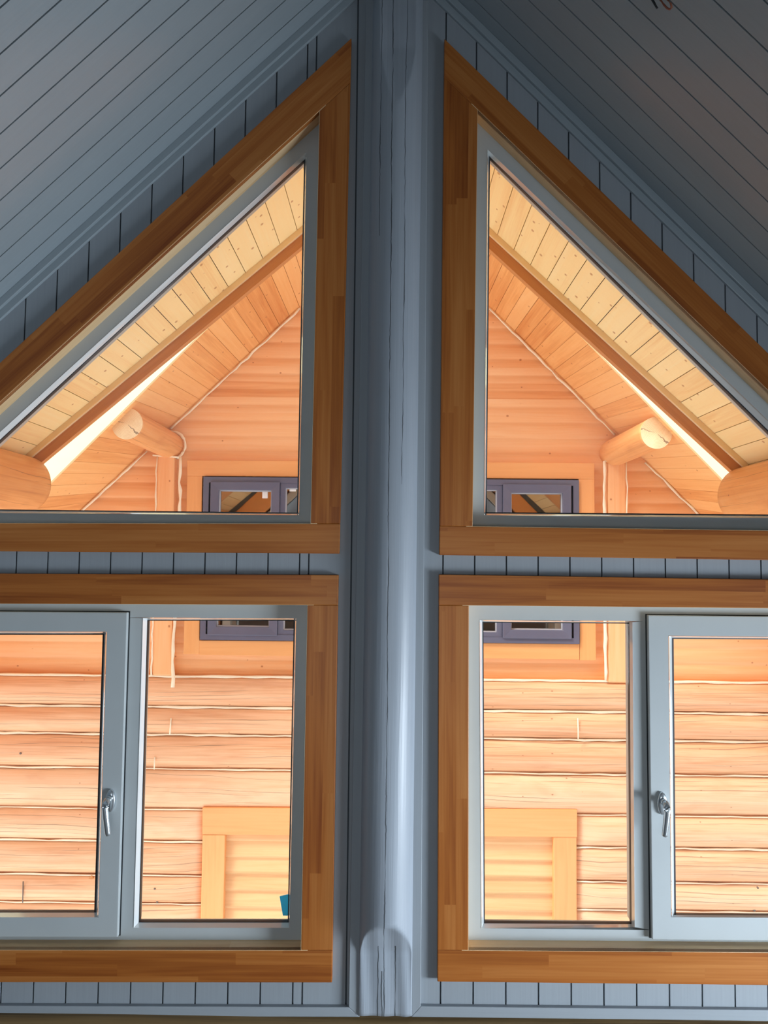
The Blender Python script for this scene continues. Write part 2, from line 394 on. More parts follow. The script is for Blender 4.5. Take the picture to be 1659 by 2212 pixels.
# ------------------------------------------------------------------ gable wall: boarded skin + core
def line_at(a, b, x): return a[1]+(b[1]-a[1])*(x-a[0])/(b[0]-a[0])
def opening_spans(x, grow=0.0):
    """z ranges cut out of the wall at x, by the four windows"""
    out = []
    for d in (LU, RU):
        tip, sb, st = offset(d['opening'], grow)
        lo, hi = min(tip[0], sb[0], st[0]), max(tip[0], sb[0], st[0])
        if lo < x < hi:
            zb = line_at(tip, sb, x); zt = line_at(tip, st, x)
            if (x-sb[0])*(1 if tip[0] < sb[0] else -1) > 0 or (x-st[0])*(1 if tip[0] < st[0] else -1) > 0: pass
            if zt > zb: out.append((zb, zt))
    for d in (LL, RL):
        q = offset(d['opening'], grow)
        if q[0][0] < x < q[1][0]: out.append((line_at(q[3], q[2], x), line_at(q[0], q[1], x)))
    return sorted(out)
def wall_columns(mb, xs, y0, y1, grow, zbot, gap):
    for xa, xb in zip(xs[:-1], xs[1:]):
        a, b = xa+gap/2, xb-gap/2
        if b-a < 0.004: continue
        cuts = [a, b]
        for d in (LU, RU, LL, RL):
            for p in offset(d['opening'], grow):
                if a < p[0] < b: cuts.append(p[0])
        cuts.append(APEX[0]) if a < APEX[0] < b else None
        cuts = sorted(cuts)
        for c0, c1 in zip(cuts[:-1], cuts[1:]):
            if c1-c0 < 1e-4: continue
            m = (c0+c1)/2; sp = opening_spans(m, grow); e = 1e-5
            n = len(sp)
            s0 = opening_spans(c0+e, grow); s1 = opening_spans(c1-e, grow)
            if len(s0) != n: s0 = sp
            if len(s1) != n: s1 = sp
            zlo0 = zlo1 = zbot
            for k in range(n+1):
                zh0 = s0[k][0] if k < n else ceil_z(c0)+0.02
                zh1 = s1[k][0] if k < n else ceil_z(c1)+0.02
                if zh0 > zlo0 and zh1 > zlo1:
                    mb.prism([(c0, zlo0), (c1, zlo1), (c1, zh1), (c0, zh0)], y0, y1)
                if k < n: zlo0, zlo1 = s0[k][1], s1[k][1]
PITCHB = 68.2*YW/F
gl = P(647, 1220, YW).x
xs_left = sorted([gl-k*PITCHB for k in range(0, 26)]+[gl+0.026, P(753, 1700, YW).x, APEX[0]])
gr = P(957, 1220, YW).x
xs_right = sorted([gr+k*PITCHB for k in range(0, 28)]+[APEX[0]])
xs_left = [x for x in xs_left if x > -KNEE]; xs_right = [x for x in xs_right if x < KNEE]
mb = MB(g=(0, 0, 1), h=(1, 0, 0))
wall_columns(mb, [-KNEE]+xs_left, YW, YW+0.012, 0.012, 0.0, 0.0042)
wall_columns(mb, xs_right+[KNEE], YW, YW+0.012, 0.012, 0.0, 0.0042)
wg = mb.build('wall_front', M['clad']); tag(wg, kind='structure')
mb = MB(g=(0, 0, 1), h=(1, 0, 0))
xs = [-KNEE]+[i*0.1 for i in range(-27, 28)]+[KNEE]
wall_columns(mb, xs, YW+0.0125, YW+0.15, 0.05, -0.2, 0.0)
core = mb.build('log_core', M['trimwood'], wg)
mb = MB(g=(0, 0, 1), h=(1, 0, 0))
wall_columns(mb, xs, YW+0.008, YW+0.0124, 0.012, 0.0, 0.0)
mb.build('batten_backing', M['groove'], wg)

# ------------------------------------------------------------------ ceiling slopes (boards run up the slope)
def ceiling(side):
    a = Vector((APEX[0], 0, APEX[1])); s = SL if side < 0 else SR
    xe = -KNEE if side < 0 else KNEE
    e = Vector((xe, 0, ceil_z(xe))); d = (e-a).normalized()
    n = Vector((d.z, 0, -d.x));  n = n if n.z > 0 else -n
    mb = MB(g=d, h=(0, 1, 0))
    y = YW+0.006; k = 0
    while y > YB:
        y1 = y-0.0850; g = 0.0022
        q = [a+Vector((0, y-g, 0)), e+Vector((0, y-g, 0)), e+Vector((0, y1+g, 0)), a+Vector((0, y1+g, 0))]
        t = n*0.010
        mb.face(q); mb.face([p+t for p in q[::-1]])
        for i in range(4):
            j = (i+1) % 4; mb.face([q[i], q[i]+t, q[j]+t, q[j]])
        y = y1
    return mb, a, e, n
for side, nm in ((-1, 'ceiling_left'), (1, 'ceiling_right')):
    mb, a, e, n = ceiling(side)
    c = mb.build('ceiling' if side < 0 else 'ceiling.001', M['ceil']); tag(c, kind='structure')
    mb = MB(g=(1, 0, 0), h=(0, 1, 0)); lo = n*0.0101; hi = n*0.12
    q = [a+Vector((0, YB, 0)), e+Vector((0, YB, 0)), e+Vector((0, YW+0.15, 0)), a+Vector((0, YW+0.15, 0))]
    mb.face([p+lo for p in q]); mb.face([p+hi for p in q])
    for i in range(4):
        j = (i+1) % 4; mb.face([q[i]+lo, q[i]+hi, q[j]+hi, q[j]+lo])
    mb.build('roof_deck', M['groove'], c)

# floor, knee walls, back wall
mb = MB(g=(0, 1, 0), h=(1, 0, 0)); mb.box(-KNEE-0.1, KNEE+0.1, YB-0.1, YW+0.15, -0.15, 0.0)
tag(mb.build('floor', M['floor']), kind='structure')
for s, nm in ((-1, 'wall_left'), (1, 'wall_right')):
    mb = MB(g=(0, 0, 1), h=(0, 1, 0)); zc = ceil_z(s*KNEE)
    x0, x1 = sorted((s*KNEE, s*(KNEE+0.1)))
    mb.box(x0, x1, YB, YW+0.15, 0.0, zc+0.05)
    tag(mb.build(nm, M['clad']), kind='structure')
mb = MB(g=(0, 0, 1), h=(1, 0, 0))
mb.prism([(-KNEE, 0), (KNEE, 0), (KNEE, ceil_z(KNEE)), APEX, (-KNEE, ceil_z(-KNEE))], YB-0.1, YB)
tag(mb.build('wall_back', M['clad']), kind='structure')

# ------------------------------------------------------------------ laths (thin painted trims)
tn = [0]
def trim(poly, y0, y1, mat=None, g=(0, 0, 1), h=(1, 0, 0)):
    tn[0] += 1
    mb = MB(g=g, h=h); mb.prism(poly, y0, y1)
    o = mb.build('trim_%d' % tn[0], mat or M['clad'], bevel=0.0015); tag(o, kind='structure'); return o
YL = 2.236
trim(quad((791, 0), (817, 0), (777, 2197), (753, 2176), YL), YL, YW+0.001)
trim(quad((900, 0), (925, 0), (909, 2174), (888, 2197), YL), YL, YW+0.001)
trim([P2(*p, YL) for p in ((753, 2176), (777, 2197), (-420, 2194), (-420, 2171))], YL, YW+0.001, g=(1, 0, 0), h=(0, 0, 1))
trim([P2(*p, YL) for p in ((909, 2174), (888, 2197), (2100, 2211), (2100, 2187))], YL, YW+0.001, g=(1, 0, 0), h=(0, 0, 1))
# rake mouldings under the ceiling, each of two steps
for s in (-1, 1):
    d = Vector((s, (SL if s < 0 else SR)*s)).normalized(); n = Vector((d.y, -d.x)); n = n if n.y < 0 else -n
    A = Vector(APEX); E = A+d*3.6
    for (o0, o1, y0) in ((0.0, 0.020, YW-0.020), (0.0195, 0.040, YW-0.009)):
        trim([tuple(A+n*o0), tuple(E+n*o0), tuple(E+n*o1), tuple(A+n*o1)], y0, YW+0.002, M['ceil'], g=(d.x, 0, d.y), h=(n.x, 0, n.y))

# ------------------------------------------------------------------ log column
xa_t = P(858, 150, 2.18); xa_b = P(834, 1950, 2.18)
def axis_x(z): return xa_b.x+(xa_t.x-xa_b.x)*(z-xa_b.z)/(xa_t.z-xa_b.z)
zb0 = P(830, 2200, 2.22).z; zb1 = APEX[1]+0.05
RC = 0.0735
zf1, zf2 = P(834, 2004, 2.18).z, P(834, 2066, 2.2).z
zt1, zt2 = P(857, 215, 2.18).z, P(857, 95, 2.18).z
col = MB(); rows = []; us = []
N = 128; z = zb0; CY = YW+0.002
rn = random.Random(3); ph = [rn.uniform(0, 6) for _ in range(8)]
while z < zb1:
    row = []
    for k in range(N):
        a = 2*math.pi*k/N
        r = RC*(1+0.012*math.sin(3*a+ph[0]+1.1*z)+0.008*math.sin(5*a+ph[1]-2.3*z)+0.006*math.sin(2*a+ph[2]+4*z))
        x = math.cos(a)*r; y = math.sin(a)*r
        wob = 0.0015*math.sin(9*z+7*a)
        if z < zf1: lim = -RC+0.052*min(1, (zf1-z)/(zf1-zf2))**0.8+wob; y = max(y, lim)
        if z > zt1: lim = -RC+0.022*min(1, (z-zt1)/(zt2-zt1))+wob*0.6; y = max(y, lim)
        row.append((x+axis_x(z)-axis_x(1.6), y, z-1.6))
    rows.append(row); us.append(z); z += 0.008
us.append(2*math.pi*RC/N)
col.grid(rows, uvs=us)
lc = col.build('log_column', M['log_paint'])
lc.location = (axis_x(1.6), CY, 1.6)
tag(lc, 'grey painted half-round log column with long cracks between the window pairs', 'column')

c = P(843, 1185, CY-RC-0.0015); mb = MB()
mb.grid([[(c.x+0.004*q*math.cos(2*math.pi*k/12), c.y+dy, c.z+0.005*q*math.sin(2*math.pi*k/12)) for k in range(12)] for q, dy in ((1, 0.006), (1, 0.0), (0.6, -0.001))])
mb.build('nail_head', M['rubber'], lc)
# ------------------------------------------------------------------ beam under the wall
ybm = 2.13
zt = P(830, 2200, 2.235).z
bm_ = MB(g=(1, 0, 0)); rows = []; us = []
for i in range(60):
    x = -2.7+5.4*i/59
    rows.append([(x, 2.262+math.cos(2*math.pi*k/40)*0.155, zt-0.149+math.sin(2*math.pi*k/40)*0.150+0.0012*math.sin(5*x+k)) for k in range(40)]); us.append(x)
us.append(2*math.pi*0.15/40)
bm_.grid(rows, uvs=us)
bo = bm_.build('wall_log', M['beam'])
tag(bo, 'unpainted brown round wall log running under the grey boards at floor side', 'log')

# ------------------------------------------------------------------ windows
def casing(name, poly, parent, g):
    g = Vector((g[0], 0, g[1])).normalized(); h = Vector((-g.z, 0, g.x))
    mb = MB(g=g, h=h); mb.prism(poly, YC, YW+0.0005)
    return mb.build('casing_board', M['lam'], parent, bevel=0.002)
def dirv(a, b): return (b[0]-a[0], b[1]-a[1])
def liner(d, parent):
    mb = MB(g=(1, 0, 0), h=(0, 1, 0)); op = d['opening']; out = offset(op, 0.018)
    if area2(op) < 0: op, out = op[::-1], out[::-1]
    n = len(op)
    for i in range(n):
        j = (i+1) % n; a, b, c, e = op[i], op[j], out[j], out[i]
        dd = Vector((b[0]-a[0], 0, b[1]-a[1])).normalized()
        mb.g = dd; mb.h = Vector((0, 1, 0))
        q0 = [(p[0], YC+0.0005, p[1]) for p in (a, b, c, e)]; q1 = [(p[0], YF+0.03, p[1]) for p in (a, b, c, e)]
        mb.face([q0[0], q0[1], q1[1], q1[0]]); mb.face([q0[0], q0[1], q0[2], q0[3]]); mb.face([q1[0], q1[1], q1[2], q1[3]])
        mb.face([q0[3], q0[2], q1[2], q1[3]])
    return mb.build('reveal_board', M['liner'], parent)
def glazing(bead, clear, parent, dy=0.0, name='glass_pane'):
    """bead, gasket and double pane for one light"""
    mb = MB(); mid = [((a[0]*0.25+b[0]*0.75), (a[1]*0.25+b[1]*0.75)) for a, b in zip(bead, clear)]
    mb.ring(bead, mid, YF+dy-0.001, YF+dy+0.0235)
    mb.build('glazing_bead', M['pvc_bead'], parent)
    mb = MB(); mb.ring(mid, clear, YF+dy+0.0235, YF+dy+0.024, back=YG+dy)
    mb.build('gasket', M['rubber'], parent)
    # pale edge of the outer rebate behind the pane
    mb = MB(); mb.prism(offset(clear, 0.002), YF+dy+0.0245, YF+dy+0.0285)
    return mb.build(name, M['glass'], parent)
def upper(d, n, kind):
    c = d['opening'][1]; E = empty('window_%d' % n, (c[0], YW, c[1])); tag(E, kind='structure')
    tip, sb, st = d['opening']; otip, osb, ost = d['outer']
    # rake casing: outer line otip->ost, inner line tip->continuation to the outer side line
    inn_top = isect(tip, st, osb, ost)
    casing('r', [otip, ost, inn_top, tip], E, dirv(otip, ost))
    sj = isect((tip[0], tip[1]), sb, osb, ost)
    casing('v', [st, inn_top, sj, sb], E, dirv(sb, st))
    casing('b', [tip, sj, osb, otip], E, dirv(tip, sb))
    liner(d, E)
    mb = MB(); mb.ring(d['opening'], d['bead'], YF, YF, back=YF+0.02)
    mb.ring(offset(d['opening'], 0.03), offset(d['clear'], 0.006), YG+0.0, YG+0.0, back=YG+0.03)
    fr = mb.build('window_frame', M['pvc'], E)
    glazing(d['bead'], d['clear'], E)
    return E
upper(LU, 1, 'l'); upper(RU, 2, 'r')

def lerp_poly(p, q, t): return (p[0]+(q[0]-p[0])*t, p[1]+(q[1]-p[1])*t)
def handle(px, py0, py1, sash, parent, flip):
    """oval rosette, neck and drooping lever on the sash face"""
    a = P(px, py0, sash); mb = MB()
    # rosette
    rows = []
    for (s, dy) in ((1.0, 0.0), (1.0, -0.007), (0.86, -0.010), (0.0001, -0.010)):
        rows.append([(a.x+math.cos(2*math.pi*k/32)*0.0135*s, a.y+dy, a.z-0.008+math.sin(2*math.pi*k/32)*0.031*s) for k in range(32)])
    mb.grid(rows, cap=False)
    mb.tube([(a.x, a.y-0.008, a.z), (a.x, a.y-0.03, a.z)], [0.009, 0.0085], 20)
    b = P(px-6*flip, py1, sash-0.045)
    pts = []; rad = []
    for i in range(25):
        t = i/24
        if t < 0.25:
            k = t/0.25*math.pi/2
            pts.append(Vector((a.x, a.y-0.028-0.018*math.sin(k), a.z-0.018*(1-math.cos(k))))); rad.append(0.0092)
        else:
            k = (t-0.25)/0.75
            s = Vector((a.x, a.y-0.046, a.z-0.018)); pts.append(s.lerp(Vector((b.x, a.y-0.046+0.004*k, b.z)), k)); rad.append(0.0088-0.0010*k if t < 0.97 else 0.005)
    mb.tube(pts, rad, 20)
    return mb.build('window_handle', M['chrome'], parent)

YS = 2.272
def lower(d, n, sgn):
    c = d['opening'][2] if sgn < 0 else d['opening'][3]
    E = empty('window_%d' % n, (c[0], YW, c[1])); tag(E, kind='structure')
    tl, tr, br, bl = d['opening']; otl, otr, obr, obl = d['outer']
    # head and sill casings run through, the jamb casings stand between
    il, ir = isect(tl, tr, otl, obl), isect(tl, tr, otr, obr)
    jl, jr = isect(bl, br, otl, obl), isect(bl, br, otr, obr)
    casing('t', [otl, otr, ir, il], E, dirv(otl, otr))
    casing('b', [jl, jr, obr, obl], E, dirv(obl, obr))
    casing('l', [il, tl, bl, jl], E, dirv(bl, tl)); casing('r', [tr, ir, jr, br], E, dirv(br, tr))
    liner(d, E)
    if sgn < 0:
        bead = quad((309, 1335), (640, 1336), (625, 2004), (289, 2004), YF)
        clear = quad((323, 1340), (636, 1340), (623, 1986), (305, 1986), YG)
        fo = quad((LX, 1303), (664, 1307), (651, 2030), (LX-22, 2030), YF)
        sash = quad((-318, 1319), (275, 1323), (254, 2025), (-336, 2023), YS)
        sbead = quad((-262, 1363), (230, 1365), (211, 1981), (-282, 1981), YS)
        sclear = quad((-252, 1370), (226, 1370), (208, 1965), (-272, 1965), YG-0.018)
    else:
        bead = quad((1036, 1339), (1366, 1344), (1371, 2003), (1040, 2005), YF)
        clear = quad((1043, 1344), (1355, 1346), (1360, 1991), (1046, 1988), YG)
        fo = quad((1013, 1308), (RX, 1318), (RX+26, 2040), (1012, 2033), YF)
        sash = quad((1400, 1329), (2035, 1336), (2058, 2036), (1409, 2030), YS)
        sbead = quad((1445, 1374), (1975, 1379), (1996, 1984), (1451, 1981), YS)
        sclear = quad((1451, 1379), (1965, 1382), (1984, 1975), (1456, 1974), YG-0.018)
    # outer frame in one piece: ring + mullion
    sop = offset(sash, -0.016)
    both = ([lerp_poly(sop[0], sop[0], 0), bead[1], bead[2], sop[3]] if sgn < 0 else [bead[0], sop[1], sop[2], bead[3]])
    mb = MB(); op = d['opening']
    mb.ring(op, both, YF, YF, back=YF+0.02)
    mb.ring(offset(op, 0.03), offset(both, 0.006), YG, YG, back=YG+0.03)
    if sgn < 0: mb.prism([sop[1], bead[0], bead[3], sop[2]], YF+0.0003, YF+0.07)
    else: mb.prism([bead[1], sop[0], sop[3], bead[2]], YF+0.0003, YF+0.07)
    mb.build('window_frame', M['pvc'], E)
    glazing(bead, clear, E)
    mb = MB(); mb.ring(sash, sbead, YS, YS, back=YS+0.016)
    so = mb.build('opening_sash', M['pvc'], E, bevel=0.0025)
    dy = YS-YF
    glazing(sbead, sclear, so, dy)
    mb = MB(); mb.ring(offset(sash, 0.0025), offset(sash, -0.004), YS+0.0162, YS+0.0162, back=YF-0.0002)
    mb.build('gasket', M['rubber'], so)
    if sgn < 0: handle(240, 1722, 1806, YS, so, 1.2)
    else: handle(1429, 1728, 1808, YS, so, -1.2)
    return E
lower(LL, 3, -1); lower(RL, 4, 1)

# ------------------------------------------------------------------ own roof overhang outside
YE = 3.32; YO = YW+0.15
def soff(pa, pb, Y): return P2(*pa, Y), P2(*pb, Y)
sl = soff((655, 487), (57, 982), YE); sr = soff((1057, 492), (1607, 995), YE)
AO = isect(*sl, *sr); SOL, SOR = slope(*sl), slope(*sr)
ro = empty('roof_overhang', (AO[0], YO, AO[1]))
tag(ro, 'pale pine roof overhang just outside the triangular upper windows', 'roof')
def boards_slope(apex, s, side, half, y0, y1, pitch, mat, name, parent, th=0.012, g=0.0016, roofth=0.16):
    A = Vector((apex[0], 0, apex[1])); d = Vector((side, 0, s*side)).normalized()
    n = Vector((-d.z*side, 0, d.x*side)); n = n if n.z > 0 else -n
    L = half/abs(d.x); mb = MB(g=(0, 1, 0), h=d); v = 0.0
    while v < L:
        v1 = min(v+pitch, L)
        q = [A+d*(v+g)+Vector((0, y0, 0)), A+d*(v1-g)+Vector((0, y0, 0)), A+d*(v1-g)+Vector((0, y1, 0)), A+d*(v+g)+Vector((0, y1, 0))]
        off = (A.dot(d))
        uv = [(y0, v+0.004), (y0, v1-0.004), (y1, v1-0.004), (y1, v+0.004)]
        t = n*th; mb.face(q, uv=uv); mb.face([p+t for p in q[::-1]], uv=uv[::-1])
        for i in range(4):
            j = (i+1) % 4; mb.face([q[i], q[i]+t, q[j]+t, q[j]], uv=[uv[i], uv[i], uv[j], uv[j]])
        v = v1
    o = mb.build(name, mat, parent)
    # roof sheet and deck above
    mb = MB(g=(0, 1, 0), h=d)
    q = [A+Vector((0, y0, 0)), A+d*L+Vector((0, y0, 0)), A+d*L+Vector((0, y1, 0)), A+Vector((0, y1, 0))]
    lo, hi = n*(th+0.0005), n*roofth
    mb.face([p+lo for p in q]); mb.face([p+hi for p in q])
    for i in range(4):
        j = (i+1) % 4; mb.face([q[i]+lo, q[i]+hi, q[j]+hi, q[j]+lo])
    mb.build('roof_deck', M['roof'], parent)
    return A, d, n, L
for side, s, line in ((-1, SOL, sl), (1, SOR, sr)):
    A, d, n, L = boards_slope(AO, s, side, 3.2, YO, YE, 0.095, M['soffit'], 'soffit', ro)
    # moulding strip in the corner, then the barge board hanging below it
    mb = MB(g=d, h=n)
    def strip(a0, a1, yy0, yy1, mb):
        q = [A+n*a0, A+d*L+n*a0, A+d*L+n*a1, A+n*a1]
        mb.prism([(p.x, p.z) for p in q], yy0, yy1)
    strip(0.02, -0.022, YE-0.004, YE+0.03, mb); mb.build('moulding', M['mould'], ro)
    mb = MB(g=d, h=n); strip(0.14, -0.062, YE+0.012, YE+0.045, mb); mb.build('barge_board', M['barge'], ro)
# purlin logs carrying it
def log_y(name, c0, y0, y1, r, parent, mat, endmat, endface_first=True, seed=0, origin=True):
    """round log along Y; c0 = (x, z)"""
    rn = random.Random(seed); ph = [rn.uniform(0, 6) for _ in range(4)]
    mb = MB(); rows = []; us = []; n = 24; K = 64
    for i in range(n+1):
        y = y0+(y1-y0)*i/n
        rows.append([(math.cos(2*math.pi*k/K)*r*(1+0.012*math.sin(3*2*math.pi*k/K+ph[0]+y)+0.01*math.sin(2*2*math.pi*k/K+ph[1])), y-y0,
                      math.sin(2*math.pi*k/K)*r*(1+0.012*math.sin(2*math.pi*k/K*2+ph[2]))) for k in range(K)]); us.append(y)
    us.append(2*math.pi*r/K)
    mb.grid(rows, cap=True, uvs=us)
    o = mb.build(name, mat); o.data.materials.append(endmat)
    for p in o.data.polygons:
        if len(p.vertices) > 4: p.material_index = 1
    o.location = (c0[0], y0, c0[1])
    if parent:
        bpy.context.view_layer.update(); o.parent = parent; o.matrix_parent_inverse = parent.matrix_world.inverted()
    return o
log_y('purlin_log', P2(50, 1046, YE), YO+0.001, YE+0.005, 0.118, ro, M['purlin'], M['endgrain'], seed=1)
log_y('purlin_log', P2(1612, 1070, YE), YO+0.001, YE+0.005, 0.118, ro, M['purlin'], M['endgrain'], seed=2)

# ------------------------------------------------------------------ neighbouring log house
YN, YNE = 5.0, 4.1
nl = (P2(648, 664, YN), P2(179, 1097, YN)); nr = (P2(1058, 664, YN), P2(1508, 1107, YN))
AN = isect(*nl, *nr); SNL, SNR = slope(*nl), slope(*nr)
el = (P2(508, 650, YNE), P2(112, 1042, YNE)); er = (P2(1248, 719, YNE), P2(1554, 1032, YNE))
GROUND = -2.6
nh = empty('log_house', (AN[0], YN, GROUND))
tag(nh, 'orange neighbouring log house with steep gable seen through all four windows', 'house')
def n_roof(x): return AN[1]+(SNL if x < AN[0] else SNR)*(x-AN[0])
ztop = P(850, 1466, YN).z          # top of the round logs
half = abs((ztop-AN[1])/((SNL-SNR)/2))
# neighbour roof: soffit plane through the crease and the measured eave edge
for side, s, cre, edge in ((-1, SNL, nl, el), (1, SNR, nr, er)):
    es = slope(*edge)
    a0 = Vector((AN[0], YN+0.05, AN[1]))
    a1 = Vector((AN[0], YNE, edge[0][1]+es*(AN[0]-edge[0][0])))
    d0 = Vector((side, 0, s*side)); d1 = Vector((side, 0, es*side)); W = 3.35
    mb = MB(g=(0, 1, 0)); mb.h = d0.normalized(); v = 0; pt = 0.062
    nv = Vector((0, 0, 0.012))
    while v < W:
        v1 = v+pt; g = 0.0012
        q = [a1+d1*(v+g), a1+d1*(v1-g), a0+d0*(v1-g), a0+d0*(v+g)]
        uvv = v/pt*0.095
        uv = [(YNE, uvv+0.004), (YNE, uvv+0.09), (YN, uvv+0.09), (YN, uvv+0.004)]
        mb.face(q, uv=uv); mb.face([p+nv for p in q[::-1]], uv=uv[::-1])
        for i in range(4):
            j = (i+1) % 4; mb.face([q[i], q[i]+nv, q[j]+nv, q[j]], uv=[uv[i], uv[i], uv[j], uv[j]])
        v = v1
    mb.build('soffit', M['nsoffit'], nh)
    mb = MB(g=(0, 1, 0)); up0 = Vector((0, 0, 0.0125)); up1 = Vector((0, 0, 0.24))
    q = [a1, a1+d1*W, a0+d0*W, a0]
    mb.face([p+up0 for p in q]); mb.face([p+up1 for p in q])
    for i in range(4):
        j = (i+1) % 4; mb.face([q[i]+up0, q[i]+up1, q[j]+up1, q[j]+up0])
    q2 = [a0+up1, a0+d0*W+up1, a0+d0*W+up1+Vector((0, 4, 0)), a0+up1+Vector((0, 4, 0))]
    mb.face(q2)
    mb.build('roof_deck', M['roof'], nh)
    mb = MB(g=d1.normalized(), h=(0, 0, 1))
    mb.prism([(a1.x, a1.z-0.004), (a1.x+d1.x*W, a1.z+d1.z*W-0.004), (a1.x+d1.x*W, a1.z+d1.z*W+0.25), (a1.x, a1.z+0.25)], YNE-0.025, YNE-0.0005)
    mb.build('barge_board', M['pale_barge'], nh)

# gable siding: convex boards, one object, cut by the rake; gap for the window
WX0, WX1 = P(437, 1200, YN-0.06).x, P(1250, 1200, YN-0.06).x
WZ1, WZ0 = P(845, 1034, YN-0.06).z, P(845, 1386, YN-0.06).z
PS = 0.1
mb = MB(g=(1, 0, 0), h=(0, 0, 1)); z = ztop; prof = 8
while z < AN[1]-0.02:
    for i in range(prof):
        ta, tb = i/prof, (i+1)/prof
        za, zb = z+ta*PS, z+tb*PS
        ya = YN-0.010*math.sin(math.pi*ta)**0.6; yb = YN-0.010*math.sin(math.pi*tb)**0.6
        def xr(zz): return (AN[0]+(zz-AN[1])/SNL, AN[0]+(zz-AN[1])/SNR)
        if zb > AN[1]: continue
        (la, ra), (lb, rb) = xr(za), xr(zb)
        xsplit = [(0, 1)]
        if WZ0 < (za+zb)/2 < WZ1:
            mb.face([(la, ya, za), (WX0, ya, za), (WX0, yb, zb), (lb, yb, zb)], True)
            mb.face([(WX1, ya, za), (ra, ya, za), (rb, yb, zb), (WX1, yb, zb)], True)
        else: mb.face([(la, ya, za), (ra, ya, za), (rb, yb, zb), (lb, yb, zb)], True)
    z += PS
gs = mb.build('gable_siding', M['siding'], nh)
# round logs
zs = [P(850, y, YN-0.06).z for y in (1466, 1533, 1593, 1667, 1755, 1825, 1899, 1960, 2032, 2105, 2180, 2255, 2330, 2405)]
DX0, DX1 = P(437, 1860, YN-0.1).x, P(1246, 1860, YN-0.1).x
DZ1 = P(845, 1748, YN-0.1).z
def wlog(x0, x1, zlo, zhi, parent, flat0=False, flat1=False, seed=0):
    rn = random.Random(seed); ph = [rn.uniform(0, 6) for _ in range(6)]; kt = rn.uniform(-0.006, 0.006)
    mb = MB(g=(1, 0, 0), h=(0, 0, 1)); n = max(10, int((x1-x0)/0.05)); rows = []; us = []; K = 14
    hh = (zhi-zlo); R = hh*0.62; dep = 0.085
    for i in range(n+1):
        x = x0+(x1-x0)*i/n; row = []
        wv = 0.004*math.sin(1.3*x+ph[0])+0.003*math.sin(3.1*x+ph[1])
        wb = 0.004*math.sin(1.3*x+ph[2])+0.003*math.sin(3.1*x+ph[3])
        for k in range(K+1):
            t = k/K; c = 2*t-1
            y = dep*(0.24+0.76*max(0, 1-abs(c)**2.3)**0.72)
            zz = zlo+hh*t+wv*t*0+0
            e = 1.0
            # hewn flat where the log meets the door casing
            ex = None
            if flat1: ex = (x1-x)/0.17
            if flat0: ex = (x-x0)/0.17
            if ex is not None and ex < 1:
                lim = dep*(0.48+0.52*max(0, ex))
                y = min(y, lim)
            row.append((x, YN-0.012-y, zz))
        row.append((x, YN+0.08, zhi)); row.append((x, YN+0.08, zlo))
        rows.append(row); us.append(x)
    us.append(hh*1.5/K)
    mb.grid(rows, closed=True, cap=True, uvs=us)
    return mb.build('round_log', M['log'], parent)
cz = []
for i in range(len(zs)-1):
    zh, zl = zs[i], zs[i+1]
    mid = (zh+zl)/2
    if zh > DZ1+0.03 or zl < GROUND+0.2 and False:
        wlog(-3.05, 3.05, zl, zh, nh, seed=i)
    else:
        wlog(-3.05, DX0-0.002, zl, zh, nh, flat1=True, seed=i); wlog(DX1+0.002, 3.05, zl, zh, nh, flat0=True, seed=i+50)
# lower courses down to the ground, plain
z = zs[-1]
i = 80
while z > GROUND+0.05:
    zl = max(GROUND, z-0.21); wlog(-3.05, DX0-0.002, zl, z, nh, seed=i); wlog(DX1+0.002, 3.05, zl, z, nh, seed=i+1); i += 2; z = zl
# door boards and casing
mb = MB(g=(1, 0, 0)); z = DZ1
bz = [P(845, y, YN-0.03).z for y in (1785, 1819, 1855, 1891, 1927, 1964, 2000)]
while bz[-1] > GROUND+0.1: bz.append(bz[-1]-0.105)
for a, b in zip(bz[:-1], bz[1:]):
    n = 6
    for k in range(n):
        t0, t1 = k/n, (k+1)/n
        f = lambda t: YN-0.030-0.014*t
        mb.face([(DX0, f(t0), a+(b-a)*t0), (DX1, f(t0), a+(b-a)*t0), (DX1, f(t1), a+(b-a)*t1), (DX0, f(t1), a+(b-a)*t1)], True)
for b in bz[1:]:
    mb.face([(DX0, YN-0.044, b), (DX1, YN-0.044, b), (DX1, YN-0.030, b+0.0004), (DX0, YN-0.030, b+0.0004)])
dr = mb.build('boarded_doorway', M['doorboard'], nh)
yc0 = YN-0.085
mb = MB(g=(1, 0, 0)); mb.prism(quad((437, 1745), (1247, 1749), (1247, 1809), (437, 1803), yc0), yc0, YN)
mb.build('door_casing', M['trimwood'], dr, bevel=0.004)
for a, b, bx0, bx1 in ((437, 486, 437, 486), (1196, 1246, 1196, 1246)):
    tl, tr = P2(a, 1804 if a < 800 else 1808, yc0), P2(b, 1804 if a < 800 else 1808, yc0)
    mb = MB(g=(0, 0, 1), h=(1, 0, 0)); mb.prism([tl, tr, (tr[0], GROUND), (tl[0], GROUND)], yc0+0.004, YN)
    mb.build('door_casing', M['trimwood'], dr, bevel=0.004)
